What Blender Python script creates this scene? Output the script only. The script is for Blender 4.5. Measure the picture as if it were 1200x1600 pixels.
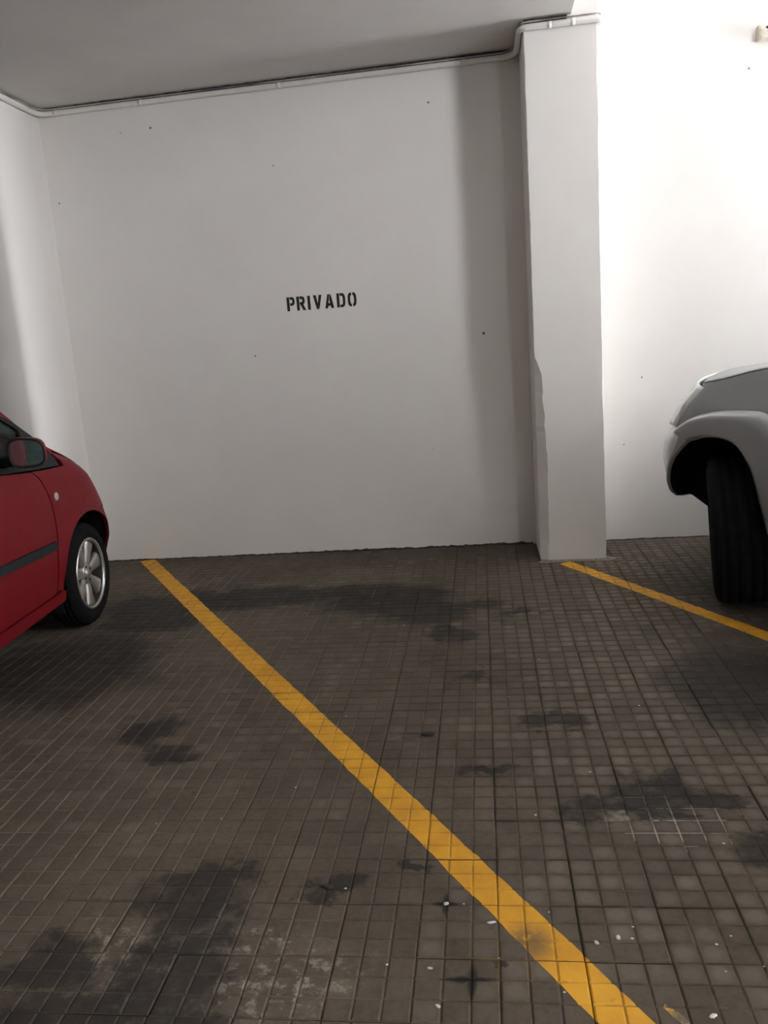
import bpy, bmesh, math, random
import numpy as np
from mathutils import Vector, Matrix
from mathutils.geometry import delaunay_2d_cdt

for o in list(bpy.data.objects):
    bpy.data.objects.remove(o)
SC = bpy.context.scene
COL = SC.collection
rnd = random.Random(7)
PI = math.pi

# ------------------------------------------------------------------ camera
CAM_H = 1.4673
F_PX, YAW, PITCH, ROLL = 1299.135, -0.126422, -0.204554, -0.0732254
cp, sp = math.cos(PITCH), math.sin(PITCH)
fwd = Vector((math.sin(YAW) * cp, math.cos(YAW) * cp, sp))
rgt = Vector((math.cos(YAW), -math.sin(YAW), 0))
upv = rgt.cross(fwd)
r_ = math.cos(ROLL) * rgt + math.sin(ROLL) * upv
u_ = -math.sin(ROLL) * rgt + math.cos(ROLL) * upv
cam = bpy.data.cameras.new('camera')
cam.sensor_fit = 'HORIZONTAL'
cam.sensor_width = 36
cam.lens = 36 * F_PX / 1200
cam.clip_start = 0.05
cam_o = bpy.data.objects.new('camera', cam)
COL.objects.link(cam_o)
m = Matrix((r_, u_, -fwd)).transposed().to_4x4()
m.translation = Vector((0, 0, CAM_H))
cam_o.matrix_world = m
SC.camera = cam_o

# ------------------------------------------------------------------ world, daylight, exposure
SKY = 21.0
world = bpy.data.worlds.new('sky')
SC.world = world
world.use_nodes = True
bg = world.node_tree.nodes['Background']
bg.inputs['Color'].default_value = (0.945, 0.97, 1.0, 1)
bg.inputs['Strength'].default_value = SKY
SC.view_settings.view_transform = 'Standard'
SC.view_settings.look = 'None'
SC.view_settings.exposure = 0.79
SC.view_settings.gamma = 1.0
SC.view_settings.use_curve_mapping = False
SC.cycles.max_bounces = 10
SC.cycles.diffuse_bounces = 7

# openings: (axis plane, position, from, to, z0, z1); daylight enters the garage only through these
OPEN_A = dict(x=4.0, y0=4.8, y1=5.5, z0=1.2, z1=3.2)      # tall opening in the right-hand side
OPEN_B = dict(x=4.3, y0=-0.15, y1=1.35, z0=0.9, z1=4.2)     # vehicle entrance further back
OPEN_C = dict(y=-6.0, x0=-2.75, x1=-1.85, z0=1.60, z1=2.3)    # window behind the camera
OPEN_E = dict(y=-6.0, x0=3.2, x1=3.8, z0=0.9, z1=1.9)      # unseen opening added behind the camera for fill light
OPEN_D = dict(x0=2.2, x1=2.5, y0=4.3, y1=5.4, z=4.35)     # light well in the higher roof on the right


def portal(name, loc, rot, sx, sy):
    l = bpy.data.lights.new(name, 'AREA')
    l.shape = 'RECTANGLE'
    l.size, l.size_y = sx, sy
    l.cycles.is_portal = True
    o = bpy.data.objects.new(name, l)
    o.location, o.rotation_euler = loc, rot
    COL.objects.link(o)


a = OPEN_A
portal('daylight_portal', (a['x'] + .05, (a['y0'] + a['y1']) / 2, (a['z0'] + a['z1']) / 2), (0, PI / 2, 0), a['z1'] - a['z0'], a['y1'] - a['y0'])
a = OPEN_B
portal('daylight_portal', (a['x'] + .05, (a['y0'] + a['y1']) / 2, (a['z0'] + a['z1']) / 2), (0, PI / 2, 0), a['z1'] - a['z0'], a['y1'] - a['y0'])
a = OPEN_C
portal('daylight_portal', ((a['x0'] + a['x1']) / 2, a['y'] - .25, (a['z0'] + a['z1']) / 2), (PI / 2, 0, 0), a['x1'] - a['x0'], a['z1'] - a['z0'])
a = OPEN_E
portal('daylight_portal', ((a['x0'] + a['x1']) / 2, a['y'] - .25, (a['z0'] + a['z1']) / 2), (PI / 2, 0, 0), a['x1'] - a['x0'], a['z1'] - a['z0'])
a = OPEN_D
portal('daylight_portal', ((a['x0'] + a['x1']) / 2, (a['y0'] + a['y1']) / 2, 4.75), (0, 0, 0), a['x1'] - a['x0'], a['y1'] - a['y0'])

# ------------------------------------------------------------------ node helpers


class NT:
    def __init__(s, name):
        s.mat = bpy.data.materials.new(name)
        s.mat.use_nodes = True
        s.t = s.mat.node_tree
        s.b = s.t.nodes['Principled BSDF']
        s._pos = None

    def n(s, kind, **kw):
        nd = s.t.nodes.new(kind)
        for k, v in kw.items():
            setattr(nd, k, v)
        return nd

    def put(s, sock, v):
        if isinstance(v, bpy.types.NodeSocket):
            s.t.links.new(v, sock)
        elif v is not None:
            if hasattr(sock.default_value, '__len__') and not isinstance(v, (tuple, list)):
                v = (v, v, v, 1)[:len(sock.default_value)]
            sock.default_value = v

    def pos(s):
        if s._pos is None:
            s._pos = s.n('ShaderNodeNewGeometry').outputs['Position']
        return s._pos

    def xyz(s):
        nd = s.n('ShaderNodeSeparateXYZ')
        s.put(nd.inputs[0], s.pos())
        return nd.outputs

    def math(s, op, a, b=None, c=None, clamp=False):
        nd = s.n('ShaderNodeMath', operation=op, use_clamp=clamp)
        s.put(nd.inputs[0], a)
        if b is not None:
            s.put(nd.inputs[1], b)
        if c is not None:
            s.put(nd.inputs[2], c)
        return nd.outputs[0]

    def vmath(s, op, a, b=None):
        nd = s.n('ShaderNodeVectorMath', operation=op)
        s.put(nd.inputs[0], a)
        if b is not None:
            s.put(nd.inputs[1], b)
        return nd.outputs[0]

    def noise(s, scale, detail=4, rough=.55, vec=None, dist=0):
        nd = s.n('ShaderNodeTexNoise')
        nd.inputs['Scale'].default_value = scale
        nd.inputs['Detail'].default_value = detail
        nd.inputs['Roughness'].default_value = rough
        nd.inputs['Distortion'].default_value = dist
        s.put(nd.inputs['Vector'], vec if vec is not None else s.pos())
        return nd.outputs['Fac']

    def ramp(s, v, a, b, lo=0., hi=1.):
        nd = s.n('ShaderNodeMapRange', interpolation_type='SMOOTHSTEP')
        s.put(nd.inputs[0], v)
        nd.inputs[1].default_value = a
        nd.inputs[2].default_value = b
        nd.inputs[3].default_value = lo
        nd.inputs[4].default_value = hi
        return nd.outputs[0]

    def mix(s, f, a, b, blend='MIX'):
        nd = s.n('ShaderNodeMix', data_type='RGBA', blend_type=blend)
        s.put(nd.inputs[0], f)
        s.put(nd.inputs[6], a)
        s.put(nd.inputs[7], b)
        return nd.outputs[2]

    def bump(s, h, strength=.3, dist=.002):
        nd = s.n('ShaderNodeBump')
        nd.inputs['Strength'].default_value = strength
        nd.inputs['Distance'].default_value = dist
        s.put(nd.inputs['Height'], h)
        s.put(s.b.inputs['Normal'], nd.outputs[0])

    def out(s, color=None, rough=None, metal=None, **kw):
        s.put(s.b.inputs['Base Color'], color)
        s.put(s.b.inputs['Roughness'], rough)
        s.put(s.b.inputs['Metallic'], metal)
        for k, v in kw.items():
            s.put(s.b.inputs[k], v)
        return s.mat


def c4(r, g, b):
    return (r, g, b, 1)


def simple(name, col, rough=.5, metal=0., nscale=60, namt=.12, **kw):
    t = NT(name)
    f = t.ramp(t.noise(nscale, 3), .3, .7)
    dark = c4(*[x * (1 - namt) for x in col])
    lite = c4(*[min(1, x * (1 + namt)) for x in col])
    return t.out(t.mix(f, dark, lite), rough, metal, **kw)


# ------------------------------------------------------------------ materials
def plaster(name, col, grime_low=True, ceil=False):
    t = NT(name)
    x, y, z = t.xyz()
    big = t.ramp(t.noise(.9, 3), .35, .7)
    med = t.ramp(t.noise(5, 5, .6), .3, .75)
    c = t.mix(big, c4(*[v * .965 for v in col]), c4(*col))
    c = t.mix(t.math('MULTIPLY', med, .35), c, c4(col[0] * .93, col[1] * .90, col[2] * .90))
    if grime_low:
        lo = t.ramp(t.math('ADD', z, t.math('MULTIPLY', t.noise(30, 5), -.022)), -.010, -.003, 1, 0)
        c = t.mix(t.math('MULTIPLY', lo, .8), c, c4(.12, .10, .085))
        dust = t.ramp(t.math('ADD', z, t.math('MULTIPLY', t.noise(3, 5), .35)), .1, .75, 1, 0)
        c = t.mix(t.math('MULTIPLY', dust, .14), c, c4(.45, .40, .34))
        sc = t.vmath('MULTIPLY', t.pos(), (1, 1, .16))
        scuff = t.ramp(t.noise(22, 6, .7, sc), .70, .78)
        c = t.mix(t.math('MULTIPLY', t.math('MULTIPLY', scuff, .3), dust), c, c4(.3, .27, .25))
    t.bump(t.math('ADD', t.noise(9, 4), t.math('MULTIPLY', t.noise(130, 3), .12)), .10, .010)
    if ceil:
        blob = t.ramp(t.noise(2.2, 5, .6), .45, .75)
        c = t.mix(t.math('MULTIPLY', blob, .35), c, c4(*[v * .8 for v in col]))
    return t.out(c, .85)


M_WALL = plaster('white_wall_plaster', (.81, .785, .760))
M_COLUMN = plaster('white_column_plaster', (.81, .785, .760))
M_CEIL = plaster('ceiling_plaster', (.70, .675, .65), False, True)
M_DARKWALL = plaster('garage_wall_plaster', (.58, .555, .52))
M_PIPE = simple('white_painted_pipe', (.76, .735, .705), .55, nscale=12, namt=.03)
M_JOINT = simple('black_joint', (.045, .04, .037), .95, nscale=35, namt=.6)
M_LETTER = simple('black_stencil_paint', (.012, .011, .010), .7)
M_TRUNK = simple('beige_plastic_casing', (.60, .55, .47), .5)
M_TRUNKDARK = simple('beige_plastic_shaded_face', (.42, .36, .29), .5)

TX0, TY0, PITCH_PAD = -0.22165, -0.0138, 0.2 / 3
YS = .972     # the tiles measure slightly shorter away from the viewer


def ell(t, warp, cx, cy, rx, ry, soft=.55):
    d = t.vmath('SUBTRACT', warp, (cx, cy, 0))
    d = t.vmath('MULTIPLY', d, (1 / rx, 1 / ry, 0))
    nd = t.n('ShaderNodeVectorMath', operation='LENGTH')
    t.put(nd.inputs[0], d)
    return t.ramp(nd.outputs['Value'], 1 - soft, 1 + soft * .6, 1, 0)


def tile_mat():
    t = NT('brown_grey_cement_tile')
    x, y, z = t.xyz()
    # per-pad wear
    off = t.vmath('SUBTRACT', t.pos(), (TX0, TY0, 0))
    cell = t.vmath('MULTIPLY', off, (1 / PITCH_PAD, 1 / (PITCH_PAD * YS), 1 / PITCH_PAD))
    fl = t.vmath('FLOOR', cell)
    fx = t.n('ShaderNodeSeparateXYZ')
    t.put(fx.inputs[0], fl)
    cb = t.n('ShaderNodeCombineXYZ')
    t.put(cb.inputs[0], fx.outputs[0])
    t.put(cb.inputs[1], fx.outputs[1])
    wn = t.n('ShaderNodeTexWhiteNoise')
    t.put(wn.inputs['Vector'], cb.outputs[0])
    pad = wn.outputs['Value']
    frac = t.vmath('FRACTION', cell)
    fc = t.vmath('SUBTRACT', frac, (.5, .5, 0))
    fs = t.n('ShaderNodeSeparateXYZ')
    t.put(fs.inputs[0], fc)
    rad = t.math('SQRT', t.math('ADD', t.math('POWER', fs.outputs[0], 2), t.math('POWER', fs.outputs[1], 2)))
    centre = t.ramp(rad, .18, .5, 1, 0)
    # large scale colour
    n1 = t.ramp(t.noise(1.6, 5, .6), .3, .72)
    n2 = t.ramp(t.noise(9, 6, .65), .25, .75)
    c = t.mix(n1, c4(.072, .055, .040), c4(.116, .092, .069))
    c = t.mix(t.math('MULTIPLY', n2, .45), c, c4(.125, .103, .079))
    n3 = t.ramp(t.noise(42, 6, .75), .42, .62)
    c = t.mix(t.math('MULTIPLY', n3, .36), c, c4(.052, .041, .031))
    padv = t.math('MULTIPLY_ADD', pad, .18, .91)
    sc = t.vmath('SCALE', c)
    t.put(sc.node.inputs['Scale'], padv)
    c = sc
    wv = t.n('ShaderNodeTexNoise')
    wv.inputs['Scale'].default_value = 5
    wv.inputs['Detail'].default_value = 5
    wv.inputs['Roughness'].default_value = .65
    t.put(wv.inputs['Vector'], t.pos())
    w1 = t.vmath('SUBTRACT', wv.outputs['Color'], (.5, .5, .5))
    w1 = t.vmath('MULTIPLY', w1, (.42, .42, 0))
    warp = t.vmath('ADD', t.pos(), w1)
    # pale worn pad centres, mostly to the right
    worn = None
    for e in [(.50, 2.75, .55, 1.0), (.42, 3.5, .45, .8), (.40, 2.0, .5, .35), (.85, 5.1, .7, .5), (.6, 4.3, .5, .6)]:
        k = ell(t, warp, *e, .8)
        worn = k if worn is None else t.math('MAXIMUM', worn, k)
    worn = t.math('MULTIPLY', worn, t.math('MULTIPLY_ADD', centre, .75, .15))
    worn = t.math('MULTIPLY', worn, t.math('MULTIPLY_ADD', pad, .9, .15))
    c = t.mix(t.math('MULTIPLY', worn, .75), c, c4(.195, .170, .140))
    gen = t.math('MULTIPLY', t.math('MULTIPLY', centre, t.ramp(pad, .55, 1)), t.ramp(t.noise(2.3, 3), .4, .65))
    c = t.mix(t.math('MULTIPLY', gen, .62), c, c4(.165, .142, .115))
    # cement smears, lower left
    sm = None
    for e in [(-.92, 1.71, .28, .14), (-.70, 1.77, .18, .06), (-.72, 1.62, .3, .1), (-.52, 1.65, .18, .09), (-.60, 1.82, .1, .04), (.88, 5.12, .3, .18)]:
        k = ell(t, warp, *e, .8)
        sm = k if sm is None else t.math('MAXIMUM', sm, k)
    smn = t.ramp(t.noise(26, 7, .72), .50, .62)
    c = t.mix(t.math('MULTIPLY', t.math('MULTIPLY', sm, smn), .75), c, c4(.30, .27, .225))
    # oily stains, and dark patches beside both cars
    oil_dark = None
    for e in [(-.58, 4.55, .36, .30), (-.42, 4.40, .25, .22), (-.80, 4.72, .28, .14), (-.30, 4.28, .22, .20), (-.22, 3.97, .10, .10), (-.12, 4.42, .2, .09),
              (-1.45, 4.66, .62, .24), (-1.10, 4.72, .36, .14), (-2.0, 4.55, .4, .25), (-1.37, 2.96, .13, .16), (-1.22, 2.76, .12, .10),
              (-.82, 1.68, .17, .16), (-.86, 1.95, .16, .14), (-.80, 1.53, .2, .1), (-1.16, 1.67, .16, .09), (-1.05, 1.52, .2, .09),
              (.50, 2.46, .17, .13), (.36, 2.40, .18, .08), (.48, 2.30, .10, .05), (.66, 2.42, .10, .05), (.20, 2.96, .12, .07), (-.11, 3.47, .09, .06),
              (1.05, 3.25, .40, .4), (-.46, 1.99, .09, .05), (-.81, 2.02, .12, .06), (-2.1, 3.6, .5, .5), (-1.9, 4.3, .35, .2),
              (.15, 4.27, .12, .05), (-.05, 2.62, .1, .05), (.85, 2.15, .2, .1), (-.25, 2.12, .05, .03), (-.05, 1.69, .035, .02)]:
        k = ell(t, warp, *e, .32)
        oil_dark = k if oil_dark is None else t.math('MAXIMUM', oil_dark, k)
    oiln = t.ramp(t.noise(11, 6, .7), .22, .55)
    oil_dark = t.math('MULTIPLY', oil_dark, t.math('MULTIPLY_ADD', oiln, .5, .5))
    c = t.mix(t.math('MULTIPLY', oil_dark, .86), c, c4(.021, .018, .016))
    spots = t.ramp(t.noise(17, 3, .5, dist=.3), .70, .77)
    c = t.mix(t.math('MULTIPLY', spots, .5), c, c4(.035, .03, .026))
    # grooves: packed dirt, some pale dust, white residue near one patch
    gro = t.ramp(z, -.0029, -.0013, 1, 0)
    gd = t.ramp(t.noise(7, 5, .65), .38, .66)
    left = t.ramp(x, -1.6, .2, 1, 0)
    gcol = t.mix(gd, c4(.050, .039, .030), c4(.120, .097, .074))
    gcol = t.mix(t.math('MULTIPLY', left, .65), gcol, c4(.20, .168, .135))
    cr = t.ramp(t.math('MAXIMUM', ell(t, t.pos(), -.157, 1.93, .032, .05, .7), ell(t, t.pos(), -.091, 1.675, .05, .07, .7)), .1, .6)
    gcol = t.mix(cr, gcol, c4(.008, .007, .007))
    white = t.math('MAXIMUM', ell(t, warp, .52, 2.30, .19, .115, .25), ell(t, warp, .45, 2.42, .10, .06, .3))
    white = t.math('MULTIPLY', white, t.ramp(t.noise(14, 4), .40, .52))
    gcol = t.mix(t.math('MULTIPLY', white, .9), gcol, c4(.50, .47, .42))
    gcol = t.mix(t.math('MULTIPLY', oil_dark, .72), gcol, c4(.030, .025, .020))
    c = t.mix(t.math('MULTIPLY', gro, .85), c, gcol)
    # yellow overspray left in the grooves beside the line
    yo = t.math('MULTIPLY', ell(t, t.pos(), .00, 1.76, .10, .09, .8), gro)
    c = t.mix(t.math('MULTIPLY', yo, .4), c, c4(.42, .24, .03))
    cm = None
    for e in [(-.157, 1.930, .036, .010), (-.157, 1.930, .009, .040), (-.098, 1.672, .060, .009), (-.088, 1.668, .012, .050), (-.115, 1.672, .02, .012)]:
        k = ell(t, t.vmath('ADD', t.pos(), t.vmath('MULTIPLY', w1, (.06, .06, 0))), *e, .5)
        cm = k if cm is None else t.math('MAXIMUM', cm, k)
    c = t.mix(t.math('MULTIPLY', cm, .88), c, c4(.009, .008, .007))
    rough = t.math('MULTIPLY_ADD', n2, -.1, .80)
    t.bump(t.math('ADD', t.noise(60, 5, .65), t.math('MULTIPLY', t.noise(240, 3), .5)), .35, .0022)
    return t.out(c, rough, **{'Specular IOR Level': .22})


M_TILE = tile_mat()
M_FLOORBASE = simple('dark_floor_bedding', (.07, .06, .05), .9, nscale=9, namt=.3)


def line_mat(name, worn):
    t = NT(name)
    n = t.ramp(t.noise(7, 5, .6), .3, .7)
    c = t.mix(n, c4(.58, .27, .010), c4(.72, .36, .016))
    d = t.ramp(t.noise(30, 7, .75), .60, .70)
    c = t.mix(t.math('MULTIPLY', d, .55), c, c4(.28, .15, .03))
    gr = t.ramp(t.noise(2.6, 5, .65), .55, .75)
    c = t.mix(t.math('MULTIPLY', gr, .25), c, c4(.33, .18, .035))
    e = ell(t, t.pos(), .052, 1.795, .06, .065, .7)
    c = t.mix(t.math('MULTIPLY', t.math('MULTIPLY', e, .92), t.ramp(t.noise(40, 5), .25, .5)), c, c4(.19, .105, .03))
    x, y, z = t.xyz()
    gro = t.ramp(z, -.0024, -.0008, 1, 0)
    gk = t.math('MULTIPLY', gro, t.ramp(t.noise(9, 4), .42, .55))
    c = t.mix(t.math('MULTIPLY', gk, .5), c, c4(.17, .09, .02))
    t.bump(t.noise(90, 4), .25, .0015)
    if worn:
        c = t.mix(t.ramp(t.noise(35, 5, .7), .35, .6), c, c4(.12, .10, .075))
    return t.out(c, .62)


M_LINE = line_mat('orange_yellow_road_paint', False)
M_SMUDGE = line_mat('thin_yellow_road_paint', True)


def paint(name, col, rough, metal=0., coat=1.0, spec=.5):
    t = NT(name)
    n = t.ramp(t.noise(2.5, 4), .3, .7)
    c = t.mix(n, c4(*[v * .94 for v in col]), c4(*col))
    dust = t.ramp(t.noise(40, 5, .7), .45, .75)
    r = t.math('MULTIPLY_ADD', dust, .12, rough)
    t.out(c, r, metal)
    t.b.inputs['Specular IOR Level'].default_value = spec
    t.b.inputs['Coat Weight'].default_value = coat
    t.b.inputs['Coat Roughness'].default_value = .08
    return t.mat


M_RED = paint('red_car_paint', (.125, .004, .008), .45, 0, .06, .18)
M_SILVER = paint('silver_grey_car_paint', (.31, .315, .325), .38, .5, .5)
M_SILVER2 = paint('silver_grey_bumper_paint', (.32, .325, .34), .36, .5, .5)
M_BLACKTRIM = simple('black_plastic_trim', (.014, .0155, .016), .6, nscale=80, **{'Specular IOR Level': .15})
M_GREYTRIM = simple('dark_grey_rubbing_strip', (.017, .019, .020), .7, nscale=80, **{'Specular IOR Level': .12})
M_RUBBER = simple('black_tyre_rubber', (.0065, .0065, .007), .9, nscale=30, namt=.25, **{'Specular IOR Level': .1})
M_LINER = simple('black_wheel_well_liner', (.006, .006, .007), .95, **{'Specular IOR Level': .1})
M_ALLOY = paint('silver_alloy', (.40, .375, .35), .32, .75, .2)
M_STEEL = simple('dark_steel', (.045, .04, .038), .6, .6)
M_MIRROR = simple('mirror_glass', (.40, .62, .64), .03, 1.0, namt=.01)  # teal base puts the cyan of the reflection into the glass colour
M_LAMP = simple('clear_lamp_plastic', (.80, .81, .83), .15, 0, namt=.02)
M_INDIC = simple('clear_indicator_lens', (.30, .26, .25), .2, 0, namt=.03)
M_GLASS = simple('tinted_car_glass', (.40, .47, .45), .02, 0, namt=.02, **{'Transmission Weight': 1.0, 'IOR': 1.2})
M_SEAT = simple('dark_seat_cloth', (.03, .03, .032), .9)
M_GUM = simple('pale_grey_gum', (.46, .43, .40), .8, nscale=200)
M_CHIP = simple('white_paper_fleck', (.62, .60, .56), .8, nscale=200)
M_SPOT = simple('dark_floor_spot', (.03, .022, .016), .85, nscale=200, namt=.3)

# ------------------------------------------------------------------ mesh helpers


def tag(o, label=None, cat=None, group=None, kind=None):
    if label:
        o['label'] = label
    if cat:
        o['category'] = cat
    if group:
        o['group'] = group
    if kind:
        o['kind'] = kind
    return o


def link(name, me, parent=None):
    o = bpy.data.objects.new(name, me)
    COL.objects.link(o)
    if parent:
        o.parent = parent
    return o


def mk(name, verts, faces, mat, parent=None, smooth=False, flat_from=None):
    me = bpy.data.meshes.new(name)
    me.from_pydata([tuple(v) for v in verts], [], faces)
    me.materials.append(mat)
    if smooth:
        for i, p in enumerate(me.polygons):
            p.use_smooth = flat_from is None or i < flat_from
    me.update()
    return link(name, me, parent)


def empty(name, loc=(0, 0, 0), rz=0.):
    o = bpy.data.objects.new(name, None)
    o.empty_display_size = .1
    o.location = loc
    o.rotation_euler = (0, 0, rz)
    COL.objects.link(o)
    return o


def boxgeo(x0, x1, y0, y1, z0, z1):
    v = [(x0, y0, z0), (x1, y0, z0), (x1, y1, z0), (x0, y1, z0), (x0, y0, z1), (x1, y0, z1), (x1, y1, z1), (x0, y1, z1)]
    f = [(0, 3, 2, 1), (4, 5, 6, 7), (0, 1, 5, 4), (1, 2, 6, 5), (2, 3, 7, 6), (3, 0, 4, 7)]
    return v, f


def merge(*geos):
    V, F = [], []
    for v, f in geos:
        b = len(V)
        V += list(v)
        F += [tuple(i + b for i in q) for q in f]
    return V, F


def grid(nu, nv, fn):
    V = [fn(i / (nu - 1), j / (nv - 1)) for i in range(nu) for j in range(nv)]
    F = [(i * nv + j, (i + 1) * nv + j, (i + 1) * nv + j + 1, i * nv + j + 1) for i in range(nu - 1) for j in range(nv - 1)]
    return V, F


def lathe(profile, seg, axis='x', closed=False):
    """profile of (a, r): a along axis, r radius"""
    V, F = [], []
    n = len(profile)
    for k in range(seg):
        t = 2 * PI * k / seg
        for a_, r in profile:
            V.append((a_, r * math.cos(t), r * math.sin(t)))
    for k in range(seg):
        k2 = (k + 1) % seg
        for j in range(n - 1 + (1 if closed else 0)):
            j2 = (j + 1) % n
            F.append((k * n + j, k2 * n + j, k2 * n + j2, k * n + j2))
    return V, F


def tube(path, r, seg=10, caps=True):
    P = [Vector(p) for p in path]
    V, F = [], []
    prev = None
    for i, p in enumerate(P):
        d = (P[min(i + 1, len(P) - 1)] - P[max(i - 1, 0)]).normalized()
        ref = Vector((0, 0, 1)) if abs(d.z) < .9 else Vector((1, 0, 0))
        a_ = d.cross(ref).normalized()
        b_ = a_.cross(d)
        for k in range(seg):
            t = 2 * PI * k / seg
            V.append(p + r * (math.cos(t) * a_ + math.sin(t) * b_))
    for i in range(len(P) - 1):
        for k in range(seg):
            k2 = (k + 1) % seg
            F.append((i * seg + k, i * seg + k2, (i + 1) * seg + k2, (i + 1) * seg + k))
    if caps:
        F.append(tuple(range(seg))[::-1])
        F.append(tuple((len(P) - 1) * seg + k for k in range(seg)))
    return V, F


def roundpath(pts, rads, n=7):
    out = [Vector(pts[0])]
    for i in range(1, len(pts) - 1):
        p, a_, b_ = Vector(pts[i]), Vector(pts[i - 1]), Vector(pts[i + 1])
        r = rads[i - 1]
        d1, d2 = (a_ - p).normalized(), (b_ - p).normalized()
        s, e = p + d1 * r, p + d2 * r
        for k in range(n + 1):
            t = k / n
            out.append((1 - t) ** 2 * s + 2 * t * (1 - t) * p + t * t * e)
    out.append(Vector(pts[-1]))
    return out


# ------------------------------------------------------------------ setting
WALL_Y = 5.7024
COLF = 5.223
CX0, CX1 = .326, .734
CEIL_EDGE = .592


def ceil_z(x):
    return 3.150 + .012 * (x + 1)


def struct(name, V, F, mat, label, smooth=False, cat='structure'):
    o = mk(name, V, F, mat, None, smooth)
    tag(o, label, cat, kind='structure')
    return o


# back wall: a gently uneven plane with thickness
def wallpt(s, t):
    x = -9 + 14.6 * s
    z = -.02 + 4.5 * t
    return (x, WALL_Y, z)


wall_back = struct('wall_back', *boxgeo(-9, 4.0, WALL_Y, WALL_Y + .25, -.05, 4.6), M_WALL, 'white plastered back wall of the parking bays', cat='wall')

# right-hand side with the tall opening, and the entrance further back
A, B, Cc = OPEN_A, OPEN_B, OPEN_C
g = [boxgeo(A['x'], A['x'] + .3, A['y1'], WALL_Y + .25, -.05, 4.6), boxgeo(A['x'], A['x'] + .3, A['y0'], A['y1'], -.05, A['z0']),
     boxgeo(A['x'], A['x'] + .3, A['y0'], A['y1'], A['z1'], 4.6), boxgeo(A['x'], A['x'] + .3, 1.4, A['y0'], -.05, 4.6),
     boxgeo(A['x'] + .3, B['x'] + .3, 1.4, 1.65, -.05, 4.6),
     boxgeo(B['x'], B['x'] + .3, B['y1'], 1.4, -.05, 4.6), boxgeo(B['x'], B['x'] + .3, B['y0'], B['y1'], B['z1'], 4.6),
     boxgeo(B['x'], B['x'] + .3, -6.2, B['y0'], -.05, 4.6)]
struct('wall_right', *merge(*g), M_DARKWALL, 'garage side wall with daylight openings', cat='wall')
g = [boxgeo(-9.2, Cc['x0'], -6.2, -6, -.05, 4.6), boxgeo(Cc['x1'], OPEN_E['x0'], -6.2, -6, -.05, 4.6), boxgeo(OPEN_E['x1'], B['x'] + .3, -6.2, -6, -.05, 4.6), boxgeo(OPEN_E['x0'], OPEN_E['x1'], -6.2, -6, -.05, OPEN_E['z0']), boxgeo(OPEN_E['x0'], OPEN_E['x1'], -6.2, -6, OPEN_E['z1'], 4.6), boxgeo(Cc['x0'], Cc['x1'], -6.2, -6, -.05, Cc['z0']), boxgeo(Cc['x0'], Cc['x1'], -6.2, -6, Cc['z1'], 4.6)]
struct('wall_front', *merge(*g), M_DARKWALL, 'garage wall behind the viewer with a window opening', cat='wall')
tp = NT('blue_green_tint_pane')  # added pane, out of view, that colours the door mirror's reflection cyan
tb = tp.n('ShaderNodeBsdfTransparent')
tb.inputs['Color'].default_value = (.045, .19, .20, 1)
tp.t.links.new(tb.outputs[0], tp.t.nodes['Material Output'].inputs['Surface'])
struct('tint_pane', *boxgeo(Cc['x0'], Cc['x1'], Cc['y'] - .12, Cc['y'] - .115, Cc['z0'], Cc['z1']), tp.mat, 'unseen blue green pane added behind the viewer to tint the mirror reflection', cat='window')
struct('wall_left', *boxgeo(-9.2, -9, -6, WALL_Y + .25, -.05, 4.6), M_DARKWALL, 'far left garage wall', cat='wall')

# ceilings: low slab over the bay, higher slab to the right
x0, x1 = -9, CEIL_EDGE
V = [(x0, -6, ceil_z(x0)), (x1, -6, ceil_z(x1)), (x1, WALL_Y, ceil_z(x1)), (x0, WALL_Y, ceil_z(x0)),
     (x0, -6, 4.7), (x1, -6, 4.7), (x1, WALL_Y, 4.7), (x0, WALL_Y, 4.7)]
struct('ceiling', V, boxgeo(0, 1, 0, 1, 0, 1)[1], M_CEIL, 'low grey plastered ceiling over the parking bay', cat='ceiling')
D = OPEN_D
g = [boxgeo(CEIL_EDGE, D['x0'], -6.2, WALL_Y + .2, D['z'], 4.7), boxgeo(D['x1'], 6, -6.2, WALL_Y + .2, D['z'], 4.7), boxgeo(D['x0'], D['x1'], -6.2, D['y0'], D['z'], 4.7), boxgeo(D['x0'], D['x1'], D['y1'], WALL_Y + .2, D['z'], 4.7)]
struct('ceiling', *merge(*g), M_WALL, 'higher white ceiling right of the column', cat='ceiling')


# columns: plan rectangle with jittered arrises; the front-left one is broken off near the floor
def column(name, x0, x1, yf, yb, chip, label, mat):
    zs = [-.02]
    z = .03
    while z < 4.36:
        zs.append(z)
        z += .035
    zs.append(4.4)
    rr = random.Random(3)
    V, F = [], []
    ring = 7
    rc = .005 if chip else .06
    jl = jr = 0.
    for z in zs:
        jl = .6 * jl + rr.uniform(-.0022, .0022)
        jr = .6 * jr + rr.uniform(-.0022, .0022)
        c = .004
        if chip:
            if z < 1.32:
                t = max(0., min(1., (1.32 - z) / .17))
                c = .006 + .036 * (t * t * (3 - 2 * t)) + max(0, min(1, (1.1 - z) / .4)) * .014 + rr.uniform(-.003, .003)
            if z < .12:
                c *= .9
        # left-back, left edge of chip, front edge of chip, front right bevel a, b, right-back
        V += [(x0, yb, z), (x0 + jl * .5, yf + c * .95, z), (x0 + c + jl, yf, z), (x1 - rc * .8 + jr, yf, z), (x1 - rc * .25 + jr, yf + rc * .25, z), (x1 + jr * .5, yf + rc, z), (x1, yb, z)]
    for i in range(len(zs) - 1):
        for k in range(ring - 1):
            F.append((i * ring + k, i * ring + k + 1, (i + 1) * ring + k + 1, (i + 1) * ring + k))
    return struct(name, V, F, mat, label, not chip, cat='column')


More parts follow.
